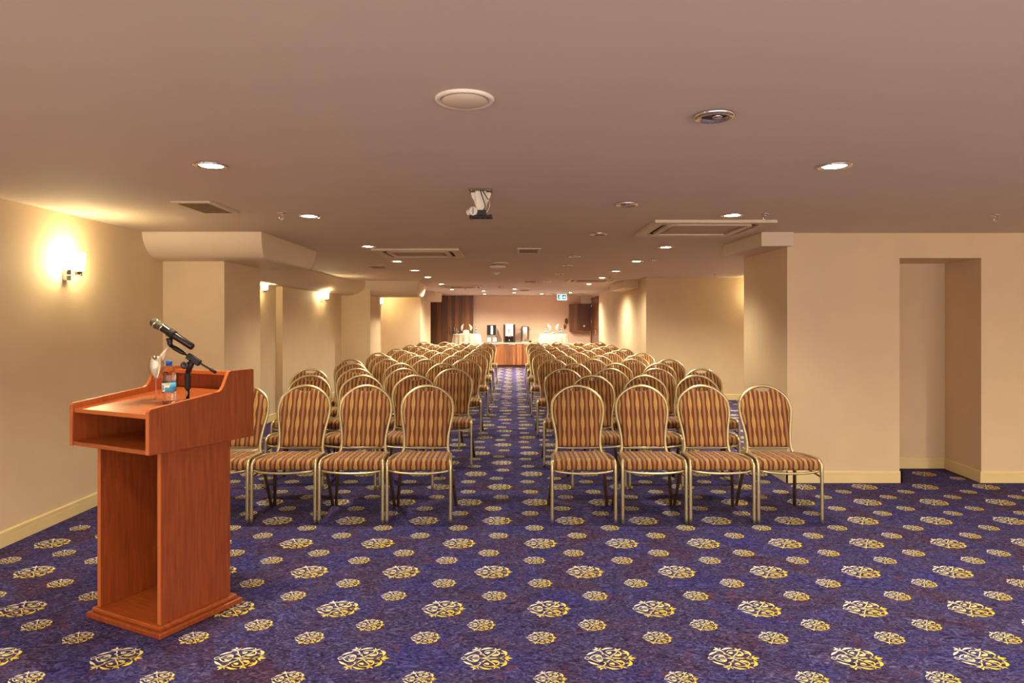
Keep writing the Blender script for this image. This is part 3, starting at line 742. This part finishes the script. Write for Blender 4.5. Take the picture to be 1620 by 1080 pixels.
# slanted writing board
sl = (1.098-1.040)/(.60)
m = MB().prism([(-hd+.012,1.026),(hd-.02,1.090),(hd-.02,1.110),(-hd+.012,1.046)], -ix, ix, 'x'); o = m.build('writing_board', CHERRYH, t)
MB().box(-ix,ix,-hd+.0105,-hd+.0125,1.027,1.045).build('edge_band', EDGE, o)
m = MB().box(-ix,ix,hd-.02,hd-.002,.884,1.205); m.build('front_board', CHERRY, t)
m = MB().box(-ix,ix,hd-.062,hd-.004,1.186,1.206); o = m.build('top_rail', CHERRYH, t, bevel=.002)
MB().box(-ix,ix,hd-.0635,hd-.0615,1.187,1.205).build('edge_band', EDGE, o)

# helpers to stand things on the slanted board: local lectern coordinates -> world
ML = Matrix.Translation((LO[0],LO[1],0)) @ Matrix.Rotation(LA, 4, 'Z')
def board_z(ly): return 1.046+(ly+hd-.012)*(1.110-1.046)/(2*hd-.032)
def to_local(x, y): return ML.inverted() @ Vector((x, y, 0))

def bottle_prof(k=1.0):
    return [(0,.0),(.024,0),(.031,.004),(.032,.015),(.030,.022),(.032,.03),(.030,.040),(.0315,.05),(.0315,.105),(.030,.112),(.032,.122),(.031,.140),(.026,.160),(.018,.176),(.0135,.186),(.0135,.196),(0,.196)]
def bottle(x, y, z, label, cap=BLUECAP, big=True, group=None):
    t = thing('water_bottle', label, 'bottle', (x,y,z), 0, group)
    MB().lathe(bottle_prof(), 32).build('bottle_body', PET, t)
    o = MB().lathe([(0,.190),(.0148,.190),(.0148,.206),(.013,.208),(0,.208)], 24).build('cap', cap, t)
    if big:
        MB().lathe([(.0142,.182),(.016,.183),(.016,.187),(.0142,.188)], 20).build('cap_ring', cap, o)
    o = MB().lathe([(.0322,.055),(.0322,.101)], 32).build('label_band', LABELB, t)
    if big:
        def patch(a0, a1, z0, z1, r=.0327, n=8):
            m = MB(); A = [math.radians(a0+(a1-a0)*i/n) for i in range(n+1)]
            for i in range(n):
                m.add([(r*math.cos(A[i]),r*math.sin(A[i]),z0),(r*math.cos(A[i+1]),r*math.sin(A[i+1]),z0),(r*math.cos(A[i+1]),r*math.sin(A[i+1]),z1),(r*math.cos(A[i]),r*math.sin(A[i]),z1)], [(0,1,2,3)], True)
            return m
        patch(215,262,.057,.099).build('label_print', LABELW, o, fix=False)
        patch(262,310,.088,.099).build('label_print', LABELY, o, fix=False)
        patch(262,300,.078,.087).build('label_print', LABELW, o, fix=False)
        m = MB(); r = .0331
        def arcp(a, z): a = math.radians(a); return (r*math.cos(a), r*math.sin(a), z)
        for pts in ([(228,.062),(236,.08),(246,.088),(250,.066)], [(240,.063),(246,.072),(256,.066)]):
            m.tube([arcp(a, z) for a, z in catmull(pts, 4)], .0012, 5)
        m.build('label_print', LABELD, o)
    return t
p = to_local(-1.711, 3.40)
bottle(-1.711, 3.40, board_z(p.y+.0)+.002, 'small water bottle with blue cap and blue label on the lectern')

def goblet(x, y, z, label, group=None, s=1.0):
    t = thing('wine_glass', label, 'glass', (x,y,z), 0, group)
    T = Matrix.Scale(s, 4)
    MB().lathe([(0,0),(.033,0),(.034,.002),(.012,.006),(.004,.010),(0,.011)], 32, T).build('foot', GLASS, t)
    MB().lathe([(0,.009),(.0045,.010),(.0036,.03),(.0036,.09),(.0055,.102),(0,.103)], 16, T).build('stem', GLASS, t)
    MB().lathe([(.0,.1),(.010,.103),(.026,.118),(.036,.145),(.0375,.17),(.034,.222),(.0328,.222),(.0362,.17),(.0345,.146),(.0245,.12),(.009,.106),(0,.105)], 36, T).build('bowl', GLASS, t)
    return t
def napkin(x, y, z, label, s=1.0, rz=0, group=None, th=.0016):
    """a napkin folded to a point: a cone of cloth with a raised tip and an open folded corner"""
    m = MB(); n = 18; rows = 7
    for side, off in ((1,0),(-1,th)):
        g = []
        for r in range(rows+1):
            v = r/rows
            for k in range(n+1):
                a = 2*PI*k/n*.93; u = k/n
                rad = (.006+.0235*math.sin(min(1,v*1.6)*PI/2))*(1-.18*max(0,v-.75)/.25)-off*.9
                rad *= 1+.10*math.sin(a*3)*v
                h = .0+v*(.085+.075*math.exp(-((u-.18)/.16)**2)+.03*math.exp(-((u-.72)/.14)**2))
                lean = max(0, h-.08)*.55*math.exp(-((u-.18)/.2)**2)
                g.append(((rad*math.cos(a)+lean)*s, rad*math.sin(a)*s, h*s))
        fs = [(i*(n+1)+j, i*(n+1)+j+1, (i+1)*(n+1)+j+1, (i+1)*(n+1)+j) for i in range(rows) for j in range(n)]
        m.add(g, fs, True)
    o = m.build('napkin', NAPKIN, fix=False); o.location = (x,y,z); o.rotation_euler = (0,0,rz)
    return tag(o, label, 'napkin', group)
gx, gy = -1.828, 3.50; gz = board_z(to_local(gx, gy).y)+.002
goblet(gx, gy, gz, 'stemmed wine glass beside the bottle on the lectern')
napkin(gx, gy, gz+.108, 'white folded napkin standing in the lectern wine glass', 1.0, math.radians(-15))

# microphone on a short boom stand
mz = board_z(to_local(-1.642, 3.45).y)
t = thing('microphone_stand', 'short black microphone stand with boom on the lectern', 'microphone stand', (-1.642,3.45,mz))
MB().lathe([(0,.0),(.022,.0),(.022,.004),(.010,.008),(0,.008)], 24).build('flange', BLACKM, t)
MB().tube([(0,0,.006),(0,0,.06)], .0085, 14).build('lower_pole', mat('black_gloss', (20,18,18), .2), t)
MB().box(-.0012,.0012,-.0092,-.0086,.02,.048).build('maker_mark', WHITEP, bpy.data.objects[t.children[1].name])
MB().lathe([(0,.055),(.0125,.055),(.0145,.062),(.0135,.085),(.0145,.092),(.0145,.120),(.0115,.128),(.0115,.145),(0,.146)], 20).build('clutch', RUBBER, t)
def W(x, z, y=0.0): return (x+1.642, y, z-mz)
MB().tube([W(-1.642,mz+.140),W(-1.640,1.215),W(-1.632,1.25),W(-1.616,1.282)], [.0105,.0125,.016,.015], 14).build('upper_joint', BLACKM, t)
m = MB(); d = Vector((-1.696+1.508,0,1.346-1.224)).normalized()
e = Vector(W(-1.612,1.283))
Mb = Matrix.Translation(e) @ Matrix.Rotation(-math.atan2(d.z, d.x), 4, 'Y')
m.box(-.038,.038,-.013,.013,-.016,.015, Mb); m.build('boom_clamp', BLACKM, t, bevel=.004)
MB().lathe([(0,-.012),(.012,-.012),(.019,-.004),(.0195,.012),(.016,.016),(.009,.012),(0,.012)], 22, Matrix.Translation(W(-1.645,1.256,-.018)) @ Matrix.Rotation(PI/2,4,'X')).build('knob', mat('knob_dark', (48,34,34), .25), t)
MB().tube([W(-1.508,1.222),W(-1.60,1.2775),W(-1.70,1.337)], .0046, 10).build('boom', BLACKM, t)
MB().tube([W(-1.500,1.2175),W(-1.527,1.234)], .0078, 12).build('end_sleeve', RUBBER, t)
MB().tube([W(-1.655,1.311),W(-1.675,1.322),W(-1.705,1.340),W(-1.724,1.351)], [.007,.011,.012,.009], 12).build('front_sleeve', BLACKM, t)
hd_ = Vector((-1.820,0,1.477)); tl = Vector((-1.619,0,1.347)); ax = (hd_-tl).normalized()
m = MB(); m.tube([W(-1.724,1.351),W(-1.732,1.362),W(-1.733,1.378),W(-1.735,1.392)], [.010,.012,.014,.016], 12); m.build('clip_hinge', BLACKM, t)
Mz = ax.to_track_quat('Z','Y').to_matrix().to_4x4()
m = MB(); c0 = Vector(W(tl.x+ax.x*.105, tl.z+ax.z*.105))
m.lathe([(.0190,0),(.0215,.0),(.0230,.035),(.0205,.035),(.0190,0)], 20, Matrix.Translation(c0) @ Mz); m.build('microphone_clip', RUBBER, t)
t = thing('microphone', 'black handheld microphone with grey mesh head in the stand clip', 'microphone', (tl.x,3.45,tl.z))
t.rotation_mode = 'QUATERNION'; t.rotation_quaternion = ax.to_track_quat('Z','Y')
MB().lathe([(0,-.004),(.014,-.004),(.0175,.002),(.0175,.08),(.0182,.085),(.0190,.15),(.0205,.178),(.0195,.186),(0,.186)], 28).build('body', mat('black_satin', (26,20,20), .3), t)
MB().lathe([(.019,.184),(.0215,.187),(.0245,.205),(.026,.214)], 28).build('head_collar', GREYMESH, t)
MB().lathe([(.0262,.212),(.0272,.214),(.0272,.219),(.0262,.221)], 28).build('head_band', CHROME, t)
MB().lathe([(.026,.220),(.0245,.230),(.019,.240),(.010,.246),(0,.248)], 28).build('head_mesh', GREYMESH, t)
MB().lathe([(.0208,.177),(.0214,.179),(.0214,.182),(.0208,.184)], 28).build('neck_ring', CHROME, t)

# ------------------------------------------------------------------ far end: counter, machines, tables, wardrobe, cabinet, door
CY = 19.87*K    # 21.46
t = thing('counter', 'walnut base counter with pale worktop against the end wall', 'counter', (0,CY,0))
cx0 = -.745; dw = .4825
MB().box(cx0,cx0+4*dw,.02,.60,.08,.755).build('carcass', WALNUT2, t)
MB().box(cx0+.01,cx0+4*dw-.01,.05,.6,.001,.08).build('plinth', mat('plinth_brown', (96,58,40), .5), t)
MB().box(cx0-.01,cx0+4*dw+.01,-.015,.61,.755,.785).build('worktop', WORKTOP, t, bevel=.003)
MB().box(cx0-.01,cx0+4*dw+.01,.598,.61,.785,.86).build('upstand', WORKTOP, t)
for k in range(4):
    d_ = MB().box(cx0+k*dw+.004,cx0+(k+1)*dw-.004,0,.019,.085,.752).build('door', WALNUT2, t, bevel=.002)
    c_ = cx0+(k+.5)*dw
    MB().box(c_-.10,c_+.10,-.022,.001,.706,.728).build('handle', STEEL, d_, bevel=.003)

WT = .7855
t = thing('drink_dispenser', 'black drink dispenser with white strip, leftmost on the counter', 'drink dispenser', (-.655,CY+.22,WT))
MB().box(-.155,.145,-.16,.18,.0,.02).build('base', BLACKM, t)
MB().box(-.155,.105,-.03,.18,.02,.24).build('body', STEEL, t)
MB().box(-.155,.13,-.16,.18,.24,.56).build('cabinet', BLACKM, t, bevel=.008)
MB().box(-.035,.035,-.166,-.158,.265,.53).build('menu_strip', LABELW, t)
MB().box(-.165,-.155,-.15,.16,.25,.55).build('side_trim', STEEL, t); MB().box(.13,.15,-.10,.16,.25,.5).build('side_tray', STEEL, t)
MB().box(-.155,.14,-.165,-.15,.555,.57).build('top_trim', STEEL, t)
for x in (-.09,.09): MB().box(x-.055,x+.055,-.12,-.04,.025,.155).build('drip_tray', WHITEP, t, bevel=.004)
t = thing('coffee_machine', 'dark coffee machine with pale front panel in mid counter', 'coffee machine', (-.105,CY+.24,WT))
MB().box(-.185,.185,-.03,.22,.0,.575).build('body', mat('dark_brown_plastic', (52,36,30), .35), t, bevel=.012)
MB().box(-.185,-.12,-.19,-.03,.0,.57).build('side_column', bpy.data.materials['dark_brown_plastic'], t, bevel=.01)
MB().box(.12,.185,-.19,-.03,.0,.57).build('side_column', bpy.data.materials['dark_brown_plastic'], t, bevel=.01)
MB().box(-.12,.12,-.20,-.03,.205,.595).build('front_panel', WHITEP, t, bevel=.01)
m = MB(); m.box(-.03,-.01,-.204,-.199,.30,.42); m.box(-.03,.015,-.204,-.199,.30,.315); m.box(.0,.03,-.204,-.199,.375,.39); m.box(.02,.035,-.204,-.199,.31,.38); m.box(-.005,.03,-.204,-.199,.405,.42); m.build('panel_mark', BLACKM, t)
m = MB();
for x in (-.07,-.02,.03,.08): m.box(x-.012,x+.012,-.205,-.199,.225,.24)
m.build('button', BLACKM, t)
MB().box(-.12,.12,-.19,-.03,.0,.025).build('drip_tray', BLACKM, t)
MB().tube([(-.03,-.1,.205),(-.03,-.1,.16)], .012, 10).tube([(.03,-.1,.205),(.03,-.1,.16)], .012, 10).build('spout', CHROME, t)
MB().lathe([(0,0),(.03,0),(.04,.07),(.036,.07),(.028,.005),(0,.005)], 18, Matrix.Translation((0,-.1,.026))).build('cup', CHROME, t)
t = thing('tea_urn', 'tall stainless steel tea urn on the counter', 'urn', (.40,CY+.22,WT))
MB().lathe([(0,0),(.135,0),(.14,.03),(.14,.48),(.13,.495),(0,.5)], 32).build('body', STEEL, t)
MB().lathe([(0,.495),(.125,.497),(.11,.515),(.02,.525),(0,.525)], 32).build('lid', CHROME, t)
for s in (-1,1): MB().tube([(s*.138,0,.43),(s*.17,0,.43),(s*.175,0,.40),(s*.138,0,.40)], .007, 6).build('handle', BLACKM, t)
MB().tube([(-.02,-.14,.45),(-.02,-.155,.45),(-.02,-.155,.12),(-.02,-.14,.12)], .007, 8).build('sight_gauge', CHROME, t)
MB().tube([(.0,-.135,.07),(.0,-.19,.07),(.0,-.19,.04)], .010, 8).build('tap', BLACKM, t)
MB().box(.13,.20,-.06,.0,.0,.06).build('control_box', BLACKM, t)
t = thing('cup_stack', 'low pile of white saucers at the right end of the counter', 'saucers', (.74,CY+.22,WT))
for k in range(5): MB().lathe([(0,0),(.045,0),(.075,.012),(.076,.014),(.045,.004),(0,.003)], 24, Matrix.Translation((0,0,k*.016+.0005))).build('saucer', WHITEP, t)

def cocktail_table(x, y, r, label, clabel):
    t = thing('cocktail_table', label, 'table', (x,y,0), 0, 'high round tables')
    MB().lathe([(0,1.04),(r-.01,1.04),(r,1.048),(r,1.062),(r-.008,1.066),(0,1.066)], 40).build('tabletop', WALNUT, t)
    MB().tube([(0,0,.03),(0,0,1.04)], .035, 16).build('column', STEEL, t)
    MB().lathe([(0,.001),(.25,.001),(.25,.012),(.06,.03),(0,.03)], 32).build('base', STEEL, t)
    m = MB(); n = 180; rings = []
    for k in range(15):
        v = k/14
        ring = []
        for j in range(n):
            a = 2*PI*j/n
            if k == 0: rr = r*.97; z = 1.075
            elif k == 1: rr = r+.006; z = 1.071
            else:
                w = (v-.07)/.93
                am = .004+.05*w**.6
                rr = r+.012+.07*w+am*(math.sin(a*15+.6*math.sin(a*3))+.35*math.sin(a*7+1.3)); z = 1.062-1.052*w
            ring.append((rr*math.cos(a), rr*math.sin(a), z))
        rings.append(ring)
    for a, b in zip(rings[:-1], rings[1:]):
        for i in range(n): m.add([a[i], a[(i+1)%n], b[(i+1)%n], b[i]], [(0,1,2,3)], True)
    m.add(rings[0], [tuple(range(n))])
    o = m.build('tablecloth', CLOTH, fix=False); o.location = (x,y,0); tag(o, clabel, 'tablecloth', 'white pleated tablecloths')
TY = 20.55; TZ = 1.0765
cocktail_table(-1.39, TY, .40, 'high round table left of the counter under a cloth', 'white pleated cloth over the table left of the counter')
cocktail_table(1.235, TY, .41, 'high round table right of the counter under a cloth', 'white pleated cloth over the table right of the counter')
def X(px, y): return (px-811)*y/1080
def small_bottle(px, label, y=TY-.1):
    return bottle(X(px,y), y, TZ, label, mat('dark_cap', (50,40,60), .4) if not bpy.data.materials.get('dark_cap') else bpy.data.materials['dark_cap'], False, 'water bottles on the high tables')
small_bottle(724, 'water bottle at the left edge of the left high table'); small_bottle(752, 'water bottle at the right edge of the left high table')
small_bottle(863.5, 'water bottle at the left edge of the right high table'); small_bottle(887, 'water bottle at the right edge of the right high table')
for px, l, k in ((730.5,'left of the two glasses on the left high table',20), (745,'right of the two glasses on the left high table',200), (870,'left of the two glasses on the right high table',160), (881,'right of the two glasses on the right high table',30)):
    y = TY-.15+.01
    goblet(X(px,y), y, TZ, 'stemmed glass, '+l, 'stemmed glasses on the high tables')
    napkin(X(px,y), y, TZ+.108, 'white napkin standing in the '+l, 1.25, math.radians(k), 'napkins in the far glasses')
y = TY-.26
t = thing('napkin_box', 'white box of paper napkins on the left high table', 'box', (X(737,y),y,TZ+.0085)); MB().box(-.08,.09,-.04,.05,0,.10).build('box_body', WHITEP, t, bevel=.004); MB().box(-.05,.06,-.02,.03,.10,.115).build('paper', NAPKIN, t)
t = thing('serving_tray', 'low white tray under the napkin box on the left high table', 'tray', (X(737,y),y,TZ)); m = MB(); m.box(-.15,.15,-.07,.07,0,.008); m.box(-.16,-.148,-.075,.075,.004,.02); m.box(.148,.16,-.075,.075,.004,.02); m.box(-.16,.16,-.078,-.068,.004,.02); m.box(-.16,.16,.068,.078,.004,.02); m.build('tray_body', WHITEP, t)
t = thing('serving_dish', 'low glass dish on the right high table', 'dish', (X(875.5,y),y+.06,TZ)); MB().lathe([(0,0),(.05,0),(.085,.045),(.08,.045),(.047,.006),(0,.006)], 28).build('bowl', GLASS, t); MB().lathe([(0,.008),(.045,.010),(.06,.04),(.03,.062),(0,.065)], 12).build('sweets', mat('wrapped_sweets', (120,130,110), .5, noise=.6, nscale=60), t)

WY = 21.82
t = thing('wardrobe', 'floor to ceiling walnut wardrobe in the far left corner', 'wardrobe', (0,WY,0))
MB().box(-3.55,-1.27,.02,.26,0.001,HC-.002).build('carcass', WALNUT, t)
for a, b in ((-3.2,-2.56),(-2.56,-1.92),(-1.92,-1.275)):
    d_ = MB().box(a+.003,b-.003,0,.019,.05,HC-.01).build('door', WALNUT, t)
    if a > -3:
        hx = b-.055 if b < -1.9 else a+.055
        MB().tube([(hx,0,1.06),(hx,-.03,1.06),(hx,-.03,1.28),(hx,0,1.28)], .010, 8).build('handle', STEEL, d_)

t = thing('wall_cabinet', 'dark walnut wall cabinet on the end wall beside the door', 'cabinet', (0,21.82,0))
MB().box(1.82,2.488,.02,.268,1.157,2.015).build('carcass', WALNUT, t)
MB().box(1.82,2.19,0,.02,1.157,2.015).build('door', WALNUT, t); d_ = MB().box(2.194,2.488,-.03,.02,1.157,2.018).build('door', DOORW, t)
MB().lathe([(0,0),(.018,0),(.014,.02),(0,.022)], 12, Matrix.Translation((1.88,0,1.56)) @ Matrix.Rotation(PI/2,4,'X')).build('lock', CHROME, t)
MB().box(2.26,2.31,-.045,-.03,1.285,1.335).build('latch', CHROME, d_)
t = thing('wall_handset', 'brown handset on its holder on the end wall', 'wall phone', (1.73,FAR,0))
MB().lathe([(0,-.115),(.035,-.10),(.055,-.03),(.055,.04),(.035,.10),(0,.115)], 20, Matrix.Translation((.0,-.05,1.47)) @ Matrix.Scale(.8,4)).build('handset', mat('handset_brown', (110,76,48), .4), t)
MB().lathe([(0,-.09),(.025,-.08),(.04,-.02),(.035,.05),(0,.09)], 20, Matrix.Translation((-.05,-.04,1.29)) @ Matrix.Scale(.9,4)).build('holder', bpy.data.materials['handset_brown'], t)
MB().box(-.05,.03,-.012,0,1.25,1.52).build('wall_plate', CREAMP, t)

t = bpy.data.objects.new('door_1', None); C.objects.link(t); t.location = (2.49,0,0); tag(t, 'dark walnut double door at the far end of the right wall', 'door', kind='structure')
m = MB(); m.box(-.02,.1,19.7,19.78,0,2.2); m.box(-.02,.1,21.57,21.65,0,2.2); m.box(-.02,.1,19.7,21.65,2.12,2.2); m.build('door_frame', DOORW, t, bevel=.004)
for a, b, hs in ((19.785,20.67,1),(20.68,21.565,-1)):
    d_ = MB().box(.0,.04,a,b,.01,2.115).build('door_leaf', DOORW, t)
    for z in (.25,1.45,1.95):
        yy = a+.01 if hs > 0 else b-.01
        MB().tube([(-.006,yy,z-.06),(-.006,yy,z+.06)], .010, 8).build('hinge', CHROME, d_)
    if hs > 0:
        MB().box(-.012,.0,b-.09,b-.03,.93,1.20).build('handle_plate', CHROME, d_)
        MB().tube([(-.01,b-.06,1.08),(-.06,b-.06,1.08),(-.06,b-.19,1.08)], .010, 8).build('door_handle', CHROME, d_)

# ------------------------------------------------------------------ camera, world, view
cam = bpy.data.cameras.new('camera'); co = bpy.data.objects.new('camera', cam); C.objects.link(co)
co.location = (0,0,CAMZ); co.rotation_euler = (PI/2,0,0)
cam.sensor_width = 36; cam.lens = 24.0; cam.shift_x = -1/1620; cam.shift_y = -33/1620; cam.clip_start = .05; cam.clip_end = 200
sc.camera = co
w = bpy.data.worlds.new('ambient_fill'); sc.world = w; w.use_nodes = True  # added warm ambient fill, entering through the open rear of the room
bg = w.node_tree.nodes['Background']; bg.inputs[0].default_value = (1.0,.86,.76,1); bg.inputs[1].default_value = 2.65
sc.view_settings.view_transform = 'Standard'; sc.view_settings.look = 'None'; sc.view_settings.exposure = 0.7; sc.view_settings.gamma = 1; sc.view_settings.use_curve_mapping = False
cy = sc.cycles; cy.use_denoising = True; cy.max_bounces = 12; cy.diffuse_bounces = 6; cy.glossy_bounces = 4; cy.transmission_bounces = 12; cy.transparent_max_bounces = 16; cy.caustics_reflective = False; cy.caustics_refractive = False
cy.sample_clamp_indirect = 6.0
try: cy.use_light_tree = True
except Exception: pass
